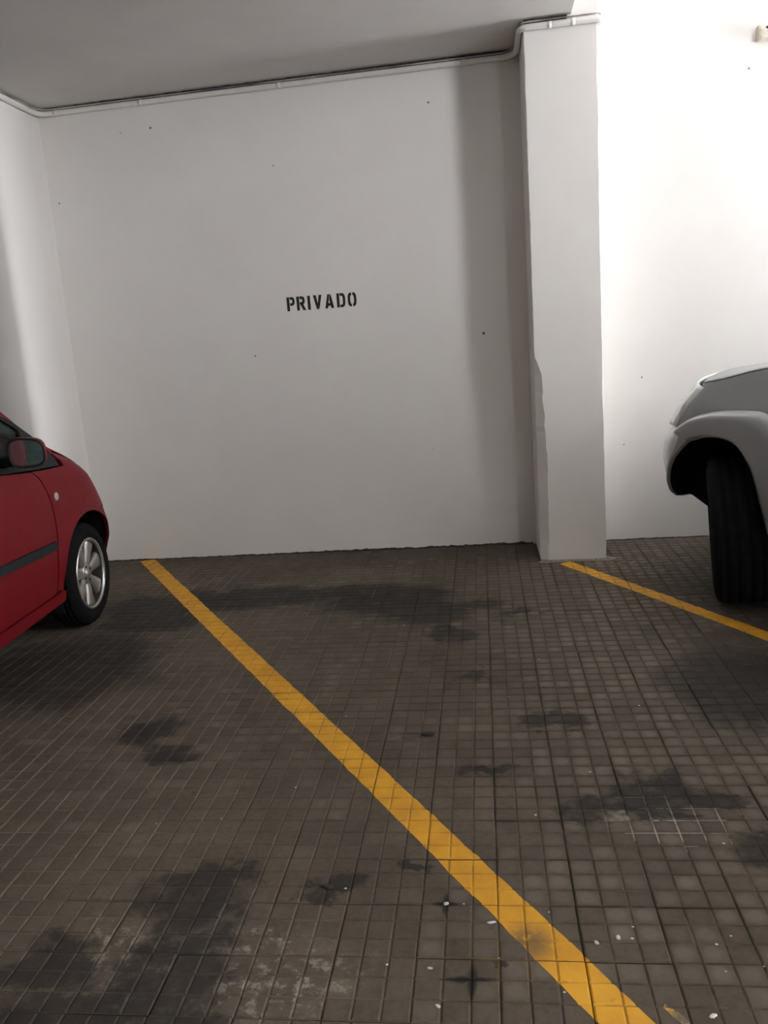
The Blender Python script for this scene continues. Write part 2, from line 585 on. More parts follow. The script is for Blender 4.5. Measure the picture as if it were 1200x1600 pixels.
column('column', CX0, CX1, COLF, WALL_Y + .02, True, 'white square column with a broken lower left corner', M_COLUMN)
column('column', -3.28, -2.858, 5.10, WALL_Y + .02, False, 'white column at the left behind the red car', M_WALL)
# cement smears at the column foot
V, F = [], []
pts = [(.30, 5.20), (.36, 5.185), (.45, 5.20), (.6, 5.206), (.73, 5.195), (.79, 5.215), (.80, 5.26), (.745, 5.30), (.74, 5.24), (.60, 5.226), (.40, 5.226), (.325, 5.25)]
for (px, py) in pts:
    V.append((px, py, .0015))
for (px, py) in pts:
    V.append((px * .86 + .55 * .14, py * .5 + 5.235 * .5, .010))
n = len(pts)
F = [(i, (i + 1) % n, n + (i + 1) % n, n + i) for i in range(n)] + [tuple(range(n, 2 * n))]
struct('trim_1', V, F, simple('pale_cement_fillet', (.24, .215, .185), .9, nscale=60, namt=.3), 'pale cement fillet round the foot of the column', cat='trim')

# ragged dirt line along the foot of the back wall
rr = random.Random(11)
V, F = [], []
for (xa, xb, top) in ((-2.85, .32, .012), (.75, 3.9, .006)):
    hgt = top * .5
    for i in range(int((xb - xa) / .012)):
        x = xa + i * .012
        hgt = .7 * hgt + .3 * rr.uniform(0, 2 * top) * (1.5 if rr.random() < .12 else 1)
        V += [(x, WALL_Y - .006, -.004), (x, WALL_Y - .003, hgt * (.5 + .5 * ((x + 2.9) / 3.2) if x < .4 else 1))]
        if i:
            n = len(V)
            F.append((n - 4, n - 2, n - 1, n - 3))
struct('trim_3', V, F, simple('dark_brown_dirt', (.045, .036, .029), .95, nscale=40, namt=.4), 'ragged dark dirt line where the back wall meets the tiles', cat='trim')

# ------------------------------------------------------------------ floor tiles
GX0, GX1, GY0, GY1 = -25, 22, 0, 30      # tile index ranges, 20 cm tiles


def tile_geo(jit):
    """one cement tile, 3x3 raised pads with V grooves; centred on its own origin, top at z=0"""
    V, F = [], []
    h = .1
    dp = -.0027
    P = PITCH_PAD
    for i in range(3):
        for j in range(3):
            x0, x1 = -h + i * P, -h + (i + 1) * P
            y0, y1 = -h + j * P, -h + (j + 1) * P
            ax0 = .0016 if i == 0 else .0006
            ax1 = .0016 if i == 2 else .0006
            ay0 = .0014 if j == 0 else .0006
            ay1 = .0014 if j == 2 else .0006
            tp = .0044
            dz = jit.uniform(-.0004, .0003)
            b = len(V)
            V += [(x0 + ax0, y0 + ay0, dp), (x1 - ax1, y0 + ay0, dp), (x1 - ax1, y1 - ay1, dp), (x0 + ax0, y1 - ay1, dp)]
            q = [jit.uniform(.0, .0011) for _ in range(4)]
            V += [(x0 + tp + q[0], y0 + tp + q[1], dz), (x1 - tp - q[2], y0 + tp + q[1], dz), (x1 - tp - q[2], y1 - tp - q[3], dz), (x0 + tp + q[0], y1 - tp - q[3], dz)]
            F += [(b + 4, b + 5, b + 6, b + 7), (b, b + 1, b + 5, b + 4), (b + 1, b + 2, b + 6, b + 5), (b + 2, b + 3, b + 7, b + 6), (b + 3, b, b + 4, b + 7)]
    b = len(V)
    e = .0992
    V += [(-e, -e, dp - .0002), (e, -e, dp - .0002), (e, e, dp - .0002), (-e, e, dp - .0002), (-e, -e, -.02), (e, -e, -.02), (e, e, -.02), (-e, e, -.02)]
    F += [(b, b + 1, b + 2, b + 3)] + [(b + k, b + 4 + k, b + 4 + (k + 1) % 4, b + (k + 1) % 4) for k in range(4)]
    return V, F


variants = []
for k in range(8):
    V, F = tile_geo(random.Random(k))
    me = bpy.data.meshes.new('tile')
    me.from_pydata(V, [], F)
    me.materials.append(M_TILE)
    me.update()
    variants.append((np.array(V), F, me))

floor = struct('floor', *boxgeo(-9.2, 6, -6.2, WALL_Y + .25, -.20, -.0205), M_FLOORBASE, 'garage floor of square brown grey cement tiles with grooved pads', cat='floor')


def cam_px(P):
    d = Vector(P) - Vector((0, 0, CAM_H))
    z = d.dot(fwd)
    return (600 + F_PX * d.dot(r_) / z, 800 - F_PX * d.dot(u_) / z, z) if z > .1 else (9e9, 9e9, z)


tiles = []
for i in range(GX0, GX1):
    for j in range(GY0, GY1):
        cx = TX0 + (i + .5) * .2
        cy = TY0 + (j + .5) * .2 * YS
        k = rnd.randrange(8)
        rx, ry = rnd.gauss(0, .0035), rnd.gauss(0, .0035)
        rz = rnd.gauss(0, .0015)
        M = Matrix.Translation((cx + rnd.gauss(0, .0006), cy + rnd.gauss(0, .0006), -.0004 + rnd.gauss(0, .0005))) @ Matrix.Rotation(rz, 4, 'Z') @ Matrix.Rotation(rx, 4, 'X') @ Matrix.Rotation(ry, 4, 'Y') @ Matrix.Diagonal((1, YS, 1, 1))
        px, py, dz = cam_px((cx, cy, 0))
        vis = -30 < px < 1230 and py < 1640 and dz > 0
        tiles.append(dict(M=M, k=k, d=dz if vis else 99, c=(cx, cy)))
tiles.sort(key=lambda q: q['d'])
V, F = [], []
for n, q in enumerate(tiles):
    vs, fs, me = variants[q['k']]
    q['W'] = vs @ np.array(q['M'].to_3x3()).T + np.array(q['M'].translation)
    if n < 300:
        o = link('tile', me, floor)
        o.matrix_world = q['M']
    else:
        b = len(V)
        V += q['W'].tolist()
        F += [tuple(x + b for x in f) for f in fs]
far = mk('tile', V, F, M_TILE, floor)
far['kind'] = 'stuff'


# ------------------------------------------------------------------ painted bay lines, laid over the tile relief
def clip_poly(poly, nx, ny, c):
    out = []
    n = len(poly)
    for i in range(n):
        a_, b_ = poly[i], poly[(i + 1) % n]
        da, db = a_[0] * nx + a_[1] * ny - c, b_[0] * nx + b_[1] * ny - c
        if da >= 0:
            out.append(a_)
        if (da >= 0) != (db >= 0):
            t = da / (da - db)
            out.append(tuple(a_[k] + t * (b_[k] - a_[k]) for k in range(3)))
    return out


def painted(quads, lift):
    V, F = [], []
    for quad in quads:
        ar = sum(quad[i][0] * quad[(i + 1) % len(quad)][1] - quad[(i + 1) % len(quad)][0] * quad[i][1] for i in range(len(quad)))
        if ar < 0:
            quad = quad[::-1]
        qx = [p[0] for p in quad]
        qy = [p[1] for p in quad]
        for t in tiles:
            cx, cy = t['c']
            if cx + .11 < min(qx) or cx - .11 > max(qx) or cy + .11 < min(qy) or cy - .11 > max(qy):
                continue
            fs = variants[t['k']][1]
            for f in fs[:46]:
                poly = [tuple(t['W'][i]) for i in f]
                if len(f) == 4 and f is fs[45]:
                    poly = [(p[0], p[1], p[2]) for p in poly]
                for i in range(len(quad)):
                    (ax, ay), (bx, by) = quad[i], quad[(i + 1) % len(quad)]
                    nx, ny = -(by - ay), bx - ax
                    poly = clip_poly(poly, nx, ny, nx * ax + ny * ay)
                    if len(poly) < 3:
                        break
                if len(poly) >= 3:
                    b = len(V)
                    V += [(p[0], p[1], p[2] + lift) for p in poly]
                    F.append(tuple(range(b, b + len(poly))))
    return V, F


def stripe(ctr, w, wob=.0025, step=.05, seed=1):
    rr = random.Random(seed)
    pts = []
    for k in range(len(ctr) - 1):
        a_, b_ = Vector(ctr[k]), Vector(ctr[k + 1])
        n = max(1, int((b_ - a_).length / step))
        for i in range(n):
            pts.append(a_.lerp(b_, i / n))
    pts.append(Vector(ctr[-1]))
    L, R = [], []
    for i, p in enumerate(pts):
        d = (pts[min(i + 1, len(pts) - 1)] - pts[max(i - 1, 0)]).normalized()
        nrm = Vector((-d.y, d.x))
        L.append(p + nrm * (w / 2 + rr.uniform(-wob, wob)))
        R.append(p - nrm * (w / 2 + rr.uniform(-wob, wob)))
    qs = []
    for i in range(len(pts) - 1):
        qs.append([(L[i].x, L[i].y), (L[i + 1].x, L[i + 1].y), (R[i + 1].x, R[i + 1].y), (R[i].x, R[i].y)])
    return qs


V, F = painted(stripe([(-2.505, 5.69), (-1.474, 4.14), (-.368, 2.487), (.105, 1.77), (.62, .98)], .104), .0006)
tag(mk('parking_line', V, F, M_LINE), 'long orange yellow painted line running diagonally across the whole tiled floor', 'parking line')
V, F = painted(stripe([(.470, 5.187), (.837, 4.551), (1.068, 4.141), (1.257, 3.803), (1.75, 2.92)], .088, seed=4), .0006)
tag(mk('parking_line', V, F, M_LINE), 'shorter yellow painted line from the column foot to the silver car tyre', 'parking line')
V, F = painted([[(.325, 1.598), (.335, 1.612), (.362, 1.585), (.385, 1.545), (.365, 1.54), (.345, 1.575)]], .0006)
tag(mk('paint_smudge', V, F, M_SMUDGE), 'small faint yellow paint smudge right of the long line at the bottom', 'paint mark')

# ------------------------------------------------------------------ stencilled word
H = .0925
TW = empty('wall_lettering', (-1.283, WALL_Y - .0008, 1.697))
tag(TW, 'black stencilled word PRIVADO painted on the white back wall', 'lettering')


def band(outer, inner):
    n = len(outer)
    V = [(x, 0, z) for x, z in outer] + [(x, 0, z) for x, z in inner]
    F = [(i, i + 1, n + i + 1, n + i) for i in range(n - 1)]
    return V, F


def arcpts(cx, cz, rx, rz, a0, a1, n=8, e=.8):
    out = []
    for k in range(n + 1):
        t = math.radians(a0 + (a1 - a0) * k / n)
        c, s = math.cos(t), math.sin(t)
        out.append((cx + rx * math.copysign(abs(c) ** e, c), cz + rz * math.copysign(abs(s) ** e, s)))
    return out


def poly(*p):
    return [(x, 0, z) for x, z in p], [tuple(range(len(p)))]


def bowl(xa, xr, z0, z1, w):
    zc, rz = (z0 + z1) / 2, (z1 - z0) / 2
    xc = xr - (xr - xa) * .62
    o = [(xa, z1)] + arcpts(xc, zc, xr - xc, rz, 90, -90) + [(xa, z0)]
    i = [(xa, z1 - w)] + arcpts(xc, zc, xr - xc - w, rz - w, 90, -90) + [(xa, z0 + w)]
    return band(o, i)


S = .205
letters = [
    (.00, merge(poly((0, 0), (S, 0), (S, 1), (0, 1)), bowl(S + .03, .60, .38, 1, .19))),
    (.73, merge(poly((0, 0), (S, 0), (S, 1), (0, 1)), bowl(S + .03, .62, .40, 1, .19), poly((.27, .42), (.46, .50), (.68, 0), (.46, 0)))),
    (1.55, poly((0, 0), (S, 0), (S, 1), (0, 1))),
    (2.00, merge(poly((-.02, 1), (.19, 1), (.385, .0), (.20, .0)), poly((.41, 1), (.62, 1), (.40, .0), (.30, .40)))),
    (2.86, merge(poly((-.03, 0), (.18, 0), (.325, 1), (.19, 1)), poly((.42, 0), (.63, 0), (.43, .97), (.345, .97), (.30, .66)), poly((.18, .17), (.41, .17), (.37, .36), (.22, .36)))),
    (3.71, merge(poly((0, 0), (S, 0), (S, 1), (0, 1)), bowl(S + .035, .64, 0, 1, .19))),
    (4.54, merge(band(arcpts(.285, .5, .305, .5, 92, 268, 14, .7), arcpts(.285, .5, .115, .31, 92, 268, 14, .7)),
                 band(arcpts(.325, .5, .305, .5, 88, -88, 14, .7), arcpts(.325, .5, .115, .31, 88, -88, 14, .7)))),
]
for i, (ox, (V, F)) in enumerate(letters):
    mk('letter', [((ox + x) * H, 0, z * H) for x, _, z in V], F, M_LETTER, TW)

# ------------------------------------------------------------------ pipe under the ceiling


def zp(x):
    return 3.107 + .010 * (x + 1)


rp = .0175
yb = WALL_Y - rp - .002
path = roundpath([(-3.5, 5.10 - rp - .003, zp(-3.3)), (-2.858 + rp + .002, 5.10 - rp - .003, zp(-2.9)), (-2.858 + rp + .002, yb, zp(-2.85)), (CX0 - rp - .004, yb, zp(.3)),
                  (CX0 - rp - .004, COLF - rp - .003, zp(.32)), (CX1 + rp + .002, COLF - rp - .003, zp(.74)), (CX1 + rp + .002, yb, zp(.75))],
                 [.10, .09, .13, .055, .02])
pipe = empty('conduit_pipe', (-1.2, yb, 3.09))
tag(pipe, 'white painted pipe running under the ceiling and round the column', 'pipe')


def loc(V, o):
    return [(v[0] - o.location.x, v[1] - o.location.y, v[2] - o.location.z) for v in V]


V, F = tube(path, rp, 12)
mk('pipe_run', loc(V, pipe), F, M_PIPE, pipe, True)
p2 = [(x, y + (.006 if y > 5.5 else 0), z + rp + .010) for x, y, z in path]
V, F = tube(p2, .0045, 8)
mk('thin_cable', loc(V, pipe), F, simple('dirty_cable', (.34, .32, .30), .8, nscale=4, namt=.7), pipe, True)
for xx in (-2.72, -2.13, -1.2, -.02):
    V, F = tube([(xx - .016, yb, zp(xx)), (xx + .016, yb, zp(xx))], rp + .0010, 12)
    mk('pipe_coupling', loc(V, pipe), F, M_PIPE, pipe, True)
for xx in (.47, .60):
    V, F = tube([(xx - .012, COLF - rp - .003, zp(xx)), (xx + .012, COLF - rp - .003, zp(xx))], rp + .0010, 12)
    mk('pipe_coupling', loc(V, pipe), F, M_PIPE, pipe, True)
# uneven black strip filling the gap between pipe and ceiling
g = []
rr = random.Random(5)
xs = np.arange(-2.85, .31, .03)
V, F = [], []
for i, x in enumerate(xs):
    b0 = zp(x) + rp + .002 + rr.uniform(-.002, .004)
    V += [(x, WALL_Y - .003, b0), (x, WALL_Y - .004 - rr.uniform(.002, .014), ceil_z(x) - .0015)]
    if i:
        n = len(V)
        F.append((n - 4, n - 2, n - 1, n - 3))
V2, F2 = [], []
xs = np.arange(.33, CEIL_EDGE, .03)
for i, x in enumerate(xs):
    V2 += [(x, COLF - .002, zp(x) + rp + .006), (x, COLF - .003 - rr.uniform(.001, .006), ceil_z(x) - .001)]
    if i:
        n = len(V2)
        F2.append((n - 4, n - 2, n - 1, n - 3))
gr = struct('trim_2', *merge((V, F), (V2, F2)), M_JOINT, 'black joint between the pipe and the ceiling', cat='trim')

# beige casing on the right-hand stretch of wall
tk = empty('cable_casing', (1.735, WALL_Y, 3.09))
tag(tk, 'beige box casing fixed high on the bright white wall at the right', 'casing')
prof = [(0, -.038), (-.045, -.038), (-.055, -.030), (-.055, .012), (-.030, .040), (0, .040)]
L = 1.3
V = [(0.012, y, z) for y, z in prof] + [(L, y, z) for y, z in prof]
n = len(prof)
F = [(i, (i + 1) % n, n + (i + 1) % n, n + i) for i in range(n)] + [tuple(range(n))[::-1], tuple(range(n, 2 * n))]
mk('casing_body', V, F, M_TRUNK, tk)
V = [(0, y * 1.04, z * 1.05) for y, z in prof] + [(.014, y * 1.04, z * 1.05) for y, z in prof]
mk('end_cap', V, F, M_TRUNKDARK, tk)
V, F = lathe([(-.006, .0), (-.006, .009), (.004, .010), (.004, 0)], 12)
mk('screw', [(.05 + z, -.046 + x, .022 + y) for x, y, z in V], F, M_STEEL, tk, True)

# nail holes and chips in the wall
for (x, z, r) in [(1.695, 2.91, .008), (.031, 1.456, .011), (-1.288, 2.631, .006), (-2.09, 2.941, .009), (-1.538, 1.418, .007), (-2.794, 2.528, .008), (-.251, 2.914, .008), (.93, .66, .006), (1.05, 1.10, .006), (-.35, .70, .004), (-2.3, 2.93, .005)]:
    n = 7
    V = [(x + r * rr.uniform(.5, 1) * math.cos(2 * PI * k / n), WALL_Y - .0012, z + r * rr.uniform(.5, 1.1) * math.sin(2 * PI * k / n)) for k in range(n)]
    mk('nail_hole', V, [tuple(range(n))], simple('dark_hole', (.10, .085, .075), .9), wall_back)

# ------------------------------------------------------------------ car building


def densify(pl, step=.02, closed=True):
    out = []
    n = len(pl)
    for i in range(n if closed else n - 1):
        a_, b_ = pl[i], pl[(i + 1) % n]
        d = math.hypot(b_[0] - a_[0], b_[1] - a_[1])
        k = max(1, int(d / step))
        for j in range(k):
            out.append((a_[0] + (b_[0] - a_[0]) * j / k, a_[1] + (b_[1] - a_[1]) * j / k))
    if not closed:
        out.append(pl[-1])
    return out


def smoothline(pl, n=6):
    """Catmull-Rom through open point list"""
    P = [pl[0]] + list(pl) + [pl[-1]]
    out = []
    for i in range(1, len(P) - 2):
        p0, p1, p2, p3 = [np.array(q, float) for q in P[i - 1:i + 3]]
        for k in range(n):
            t = k / n
            out.append(tuple(.5 * ((2 * p1) + (-p0 + p2) * t + (2 * p0 - 5 * p1 + 4 * p2 - p3) * t * t + (-p0 + 3 * p1 - 3 * p2 + p3) * t ** 3)))
    out.append(tuple(pl[-1]))
    return out


def arc(cx, cz, r, a0, a1, n=20):
    return [(cx + r * math.cos(math.radians(a0 + (a1 - a0) * k / n)), cz + r * math.sin(math.radians(a0 + (a1 - a0) * k / n))) for k in range(n + 1)]


def inside(p, pl):
    x, y = p
    c = False
    n = len(pl)
    for i in range(n):
        x1, y1 = pl[i]
        x2, y2 = pl[(i + 1) % n]
        if (y1 > y) != (y2 > y) and x < (x2 - x1) * (y - y1) / (y2 - y1) + x1:
            c = not c
    return c


class CarSide:
    """maps (u forward, z) outlines to a car's flank; sgn=+1 when the flank shown is local +x"""

    def __init__(s, root, sgn, width):
        s.root, s.sgn, s.W = root, sgn, width

    def P(s, u, v, z):
        return (s.sgn * v, u, z)

    def panel(s, name, outline, S, mat, thick=.018, off=0., step=.03, mirror=False, parent=None, gap=.0):
        pl = densify(outline, step * .8)
        lo = min(p[0] for p in pl), min(p[1] for p in pl)
        hi = max(p[0] for p in pl), max(p[1] for p in pl)
        pts = list(pl)
        nb = len(pl)
        a_ = lo[0]
        row = 0
        ys = np.arange(lo[1] + step / 2, hi[1], step)
        for iy, yy in enumerate(ys):
            for xx in np.arange(lo[0] + (step / 2 if iy % 2 else 0), hi[0], step):
                if inside((xx, yy), pl):
                    if min((xx - q[0]) ** 2 + (yy - q[1]) ** 2 for q in pl) > (step * .45) ** 2:
                        pts.append((xx, yy))
        res = delaunay_2d_cdt([Vector(p) for p in pts], [], [list(range(nb))], 1, 1e-6)
        vv, faces = res[0], res[2]
        n = len(vv)

        def place(mir):
            V = []
            for t in (0, 1):
                for q in vv:
                    v = S(q[0], q[1]) + off - (thick if t else 0)
                    if mir:
                        v = -s.W - v
                    V.append(s.P(q[0], v, q[1]))
            # orient outward
            fl = (s.sgn > 0) != mir
            f0 = []
            for f in faces:
                a2, b2, c2 = vv[f[0]], vv[f[1]], vv[f[2]]
                ccw = (b2[0] - a2[0]) * (c2[1] - a2[1]) - (b2[1] - a2[1]) * (c2[0] - a2[0]) > 0
                f = tuple(f)
                f0.append(f if ccw == fl else f[::-1])
            F = list(f0)
            nsm = len(F)
            F += [tuple(i + n for i in f[::-1]) for f in f0]
            edges = {}
            for f in f0:
                for i in range(len(f)):
                    e = (f[i], f[(i + 1) % len(f)])
                    edges[e] = 1
            b = len(V)
            for (i, j) in edges:
                if (j, i) not in edges:
                    k = len(V)
                    V += [V[i], V[j], V[j + n], V[i + n]]
                    F.append((k + 1, k, k + 3, k + 2))
            return mk(name, V, F, mat, parent or s.root, True, nsm)
        o = place(False)
        if mirror:
            place(True)
        return o

    def loft(s, name, fn, nu, nv, mat, mirror=False, parent=None, thick=0):
        V, F = grid(nu, nv, fn)
        o = None
        for mir in ((False, True) if mirror else (False,)):
            VV = [s.P(u, (-s.W - v) if mir else v, z) for u, v, z in V]
            o2 = mk(name, VV, F, mat, parent or s.root, True)
            if thick:
                sm = o2.modifiers.new('solid', 'SOLIDIFY')
                sm.thickness = thick
                sm.offset = 0
            o = o or o2
        return o

    def box(s, name, u0, u1, v0, v1, z0, z1, mat, parent=None):
        V, F = boxgeo(u0, u1, v0, v1, z0, z1)
        return mk(name, [s.P(u, v, z) for u, v, z in V], F, mat, parent or s.root)


def tyre_profile(R, w, rim, grooves):
    hw = w / 2
    pr = [(-hw + .018, rim), (-hw + .003, rim + (R - rim) * .30), (-hw, rim + (R - rim) * .55), (-hw + .008, R - .030), (-hw + .022, R - .010), (-hw + .035, R - .003)]
    for gx in grooves:
        pr += [(gx - .005, R), (gx - .0035, R - .007), (gx + .0035, R - .007), (gx + .005, R)]
    pr += [(-a_, r) for a_, r in pr[5::-1]]
    return pr


def place_wheel(root, name, ctr, rz, out, R, w, rim, nspoke, grooves, spoke_w, camber=0.):
    """wheel axis along local x; out=+1 faces +x"""
    we = empty(name, ctr, rz)
    we.parent = root
    we.rotation_euler = (0, camber, rz)
    V, F = lathe(tyre_profile(R, w, rim, grooves), 64)
    mk('tyre', [(x * out, y, z) for x, y, z in V], F, M_RUBBER, we, True)
    hw = w / 2
    rec = .006 if rim < .2 else .022
    V, F = lathe([(hw - rec - .006, rim + .006), (hw - rec, rim + .002), (hw - rec - .002, rim - .008), (hw - rec - .012, rim - .012)], 64)
    mk('rim_lip', [(x * out, y, z) for x, y, z in V], F, M_ALLOY, we, True)
    V, F = lathe([(hw - rec - .010, rim - .011), (hw - rec - .03, rim - .016), (0, rim - .02), (-hw + .03, rim - .012)], 64)
    mk('rim_barrel', [(x * out, y, z) for x, y, z in V], F, M_STEEL, we, True)  # dark steel puts the shade behind the spokes into the barrel's colour
    V, F = lathe([(.0, rim - .02), (.0, .02)], 40)
    mk('brake_disc', [(x * out, y, z) for x, y, z in V], F, M_LINER, we, True)
    for k in range(nspoke):
        t0 = 2 * PI * k / nspoke + .2

        def sp(a_, b_):
            r = .035 + (rim - .045) * a_
            wd = spoke_w * (.50 + .70 * a_ ** 1.3)
            y = (b_ - .5) * wd
            x = hw - rec - .014 - .018 * (1 - a_) ** 2 + (-.026 * (abs(b_ - .5) * 2) ** 5) - .004 * a_
            return (out * x, r * math.cos(t0) - y * math.sin(t0), r * math.sin(t0) + y * math.cos(t0))
        V, F = grid(9, 9, sp)
        o = mk('spoke', V, F, M_ALLOY, we, True)
        sm = o.modifiers.new('solid', 'SOLIDIFY')
        sm.thickness = .008
    V, F = lathe([(hw - .060, .062), (hw - .036, .060), (hw - .030, .050), (hw - .034, .034), (hw - .026, .031), (hw - .024, .0)], 32)
    mk('hub_cap', [(x * out, y, z) for x, y, z in V], F, M_ALLOY, we, True)
    for k in range(4):
        t0 = 2 * PI * k / 4 + .4
        V, F = lathe([(hw - .036, .008), (hw - .0285, .008), (hw - .0285, 0)], 10)
        mk('wheel_bolt', [(out * x, y + .045 * math.cos(t0), z + .045 * math.sin(t0)) for x, y, z in V], F, M_BLACKTRIM, we, True)
    return we


def ip(x, xs, ys):
    return float(np.interp(x, xs, ys))


# ------------------------------------------------------------------ red car
RED = empty('car', (-2.232, 4.321, 0), math.radians(2.5))
tag(RED, 'red hatchback nosed up to the back wall at the left edge', 'car')
RW = 1.68
rs = CarSide(RED, 1, RW)
GN = .56


def nose(w, K, G):
    if w <= 0:
        return 0.
    return -K * (G * math.atanh(min(.985, w / G))) ** 2


def red_u0(z):
    return ip(z, [.2, .55, .63, .75, .83, .9, .948, .987, 1.03, 1.1], [.12, .18, .17, .10, .04, -.065, -.17, -.275, -.38, -.5])


def S_red(u, z):
    v = -.10 * (z - .6) ** 2 + nose(u - red_u0(z), 1.2, GN) - .28 * max(0, z - .96)
    r = math.hypot(u, z - .29)
    if z > .29 and u > -1:
        v += .022 * math.exp(-((r - .36) / .05) ** 2) * min(1, (z - .29) / .15)
    r = math.hypot(u + 2.45, z - .29)
    if z > .29 and u < -1.5:
        v += .022 * math.exp(-((r - .36) / .05) ** 2) * min(1, (z - .29) / .15)
    if u < -2.5:
        v -= .35 * (-2.5 - u) ** 2
    return v


def S_gh(u, z):
    return -.02 - .26 * (z - .95) - .10 * max(0, u + .5) ** 2 - .10 * max(0, -2.2 - u) ** 2


def top_edge(u):
    """where the fender shoulder has turned over by about .13"""
    g = GN * math.tanh(math.sqrt(.11 / 1.2) / GN)
    zs = np.linspace(1.12, .55, 120)
    us = [red_u0(z) + g for z in zs]
    return ip(u, us, list(zs))


archR = arc(0, .29, .357, 188, 32, 34)
gapline = smoothline([(-.487, .948), (-.425, .906), (-.371, .822), (-.343, .717), (-.347, .585), (-.369, .519), (-.425, .312)], 4)
fend = [(x + .005, z) for x, z in gapline] + [(-.385, .312), (-.36, .27)] + archR[0:] + [(.235, .565), (.205, .636), (.36, .640), (.455, .648)]
fend += [(u, top_edge(u)) for u in (.44, .40, .35, .30, .25, .2, .15, .1, .05, 0, -.05, -.09)]
fend += [(-.145, 1.005), (-.150, .960), (-.135, .928), (-.30, .936)]
rs.panel('front_fender', fend, S_red, M_RED, mirror=True)
door = [(x - .005, z) for x, z in gapline] + [(-.46, .304), (-1.50, .300), (-1.51, .6), (-1.50, 1.045), (-1.1, 1.010), (-.76, .978)]
rs.panel('front_door', door, S_red, M_RED, mirror=True, step=.05)
rdoor = [(-1.512, .300), (-1.522, .6), (-1.512, 1.046), (-2.35, 1.075), (-2.40, .85), (-2.30, .70), (-2.12, .52), (-2.08, .303)]
rs.panel('rear_door', rdoor, S_red, M_RED, mirror=True, step=.06)
rq = [(-2.362, 1.076), (-2.412, .85), (-2.312, .70), (-2.132, .52), (-2.09, .303)] + arc(-2.45, .29, .357, 178, 20, 1)[:0] + arc(-2.45, .29, .357, 2, 178, 24) + [(-2.98, .29), (-3.12, .5), (-3.10, .9), (-2.98, 1.10)]
rs.panel('rear_quarter', rq, S_red, M_RED, mirror=True, step=.06)
rs.panel('sill', [(-.352, .300), (-.352, .262), (-.368, .246), (-1.1, .235), (-2.07, .235), (-2.09, .295)], lambda u, z: S_red(u, z) + .012, M_RED, mirror=True, thick=.03)
bump = [(.213, .630), (.243, .562), (.272, .512), (.305, .462)] + arc(0, .29, .357, 28, 8, 6) + [(.36, .24), (.50, .22), (.56, .3), (.575, .45), (.56, .55), (.52, .627), (.36, .626)]
rs.panel('front_bumper_corner', bump, S_red, M_RED, mirror=True)
mold = [(-.388, .571), (-.386, .530), (-.55, .533), (-.936, .547), (-1.47, .555), (-1.47, .598), (-.923, .589), (-.55, .577)]
rs.panel('door_moulding', mold, S_red, M_GREYTRIM, thick=.02, off=.014, mirror=True)
mold2 = [(x - 1.12, z + .02) for x, z in mold if x > -1.0]
rs.panel('door_moulding', [(-1.535, .555), (-1.535, .598), (-2.06, .612), (-2.10, .590), (-2.06, .570)], S_red, M_GREYTRIM, thick=.02, off=.014, mirror=True)
# indicator
V, F = lathe([(-.01, .0235), (.003, .0235), (.009, .016), (.011, 0)], 20)
k = S_red(-.289, .788)
mk('side_indicator', [(k + x, -.289 + y * .85, .788 + z) for x, y, z in V], F, M_INDIC, RED, True)


# nose centre: bumper, headlamp, bonnet as one flowing skin cut into three panels
def red_nose(zlo, zhi, vlo=-.10, vhi=-RW / 2):
    def fn(s, t):
        v = vlo + (vhi - vlo) * s
        z = zlo + (zhi - zlo) * t
        g = GN * math.tanh(math.sqrt(-v / 1.2) / GN)
        base = -.10 * (z - .6) ** 2
        return (red_u0(z) + g, v + base, z + (.05 * (1 - ((v + RW / 2) / (RW / 2)) ** 2) if z > .8 else 0) * (t if zlo > .6 else 0))
    return fn


rs.loft('front_bumper', red_nose(.20, .625, -.17), 20, 14, M_RED, mirror=True, thick=.01)
rs.loft('headlamp', red_nose(.632, .76, -.15, -.48), 12, 6, M_LAMP, mirror=True, thick=.01)
rs.loft('grille', red_nose(.632, .76, -.49), 10, 6, M_BLACKTRIM, mirror=True, thick=.01)
rs.loft('bonnet', red_nose(.766, 1.085, -.112), 20, 16, M_RED, mirror=True, thick=.008)

# greenhouse
apo = [(-.174, 1.004), (-.179, 1.022), (-.274, 1.082), (-.411, 1.167), (-.524, 1.259), (-.70, 1.36), (-.95, 1.465), (-1.2, 1.525), (-1.6, 1.555), (-2.2, 1.545), (-2.7, 1.47), (-2.95, 1.36), (-3.02, 1.10), (-2.6, 1.08)]
api = [(-.20, 1.000), (-.236, 1.039), (-.322, 1.111), (-.451, 1.197), (-.550, 1.245), (-.74, 1.340), (-.97, 1.435), (-1.2, 1.490), (-1.6, 1.515), (-2.2, 1.50), (-2.62, 1.43), (-2.80, 1.34), (-2.86, 1.11), (-2.6, 1.07)]
pil = apo[:13] + api[:13][::-1]
rs.panel('pillar_and_roof_rail', pil, S_gh, M_RED, thick=.03, mirror=True)
glass = [(-.155, .932), (-.172, .979), (-.212, 1.002)] + api[1:13] + [(-2.4, 1.078), (-1.5, 1.048), (-1.1, 1.014), (-.746, .983), (-.46, .957)]
# window frame (black) ring and quarter panel
rs.panel('sail_panel', [(-.158, .934), (-.176, .979), (-.214, 1.005), (-.322, 1.108), (-.40, 1.155), (-.405, .953)], S_gh, M_BLACKTRIM, thick=.01, off=.002, mirror=True)
wf_o = [(-.41, .953), (-.405, 1.16), (-.451, 1.194), (-.55, 1.242), (-.74, 1.337), (-.97, 1.432), (-1.2, 1.487), (-1.46, 1.507), (-1.46, 1.045), (-1.1, 1.012), (-.746, .981)]
wf_i = [(-.445, .985), (-.44, 1.155), (-.48, 1.18), (-.56, 1.222), (-.74, 1.315), (-.97, 1.41), (-1.2, 1.465), (-1.42, 1.482), (-1.42, 1.07), (-1.1, 1.04), (-.746, 1.008)]


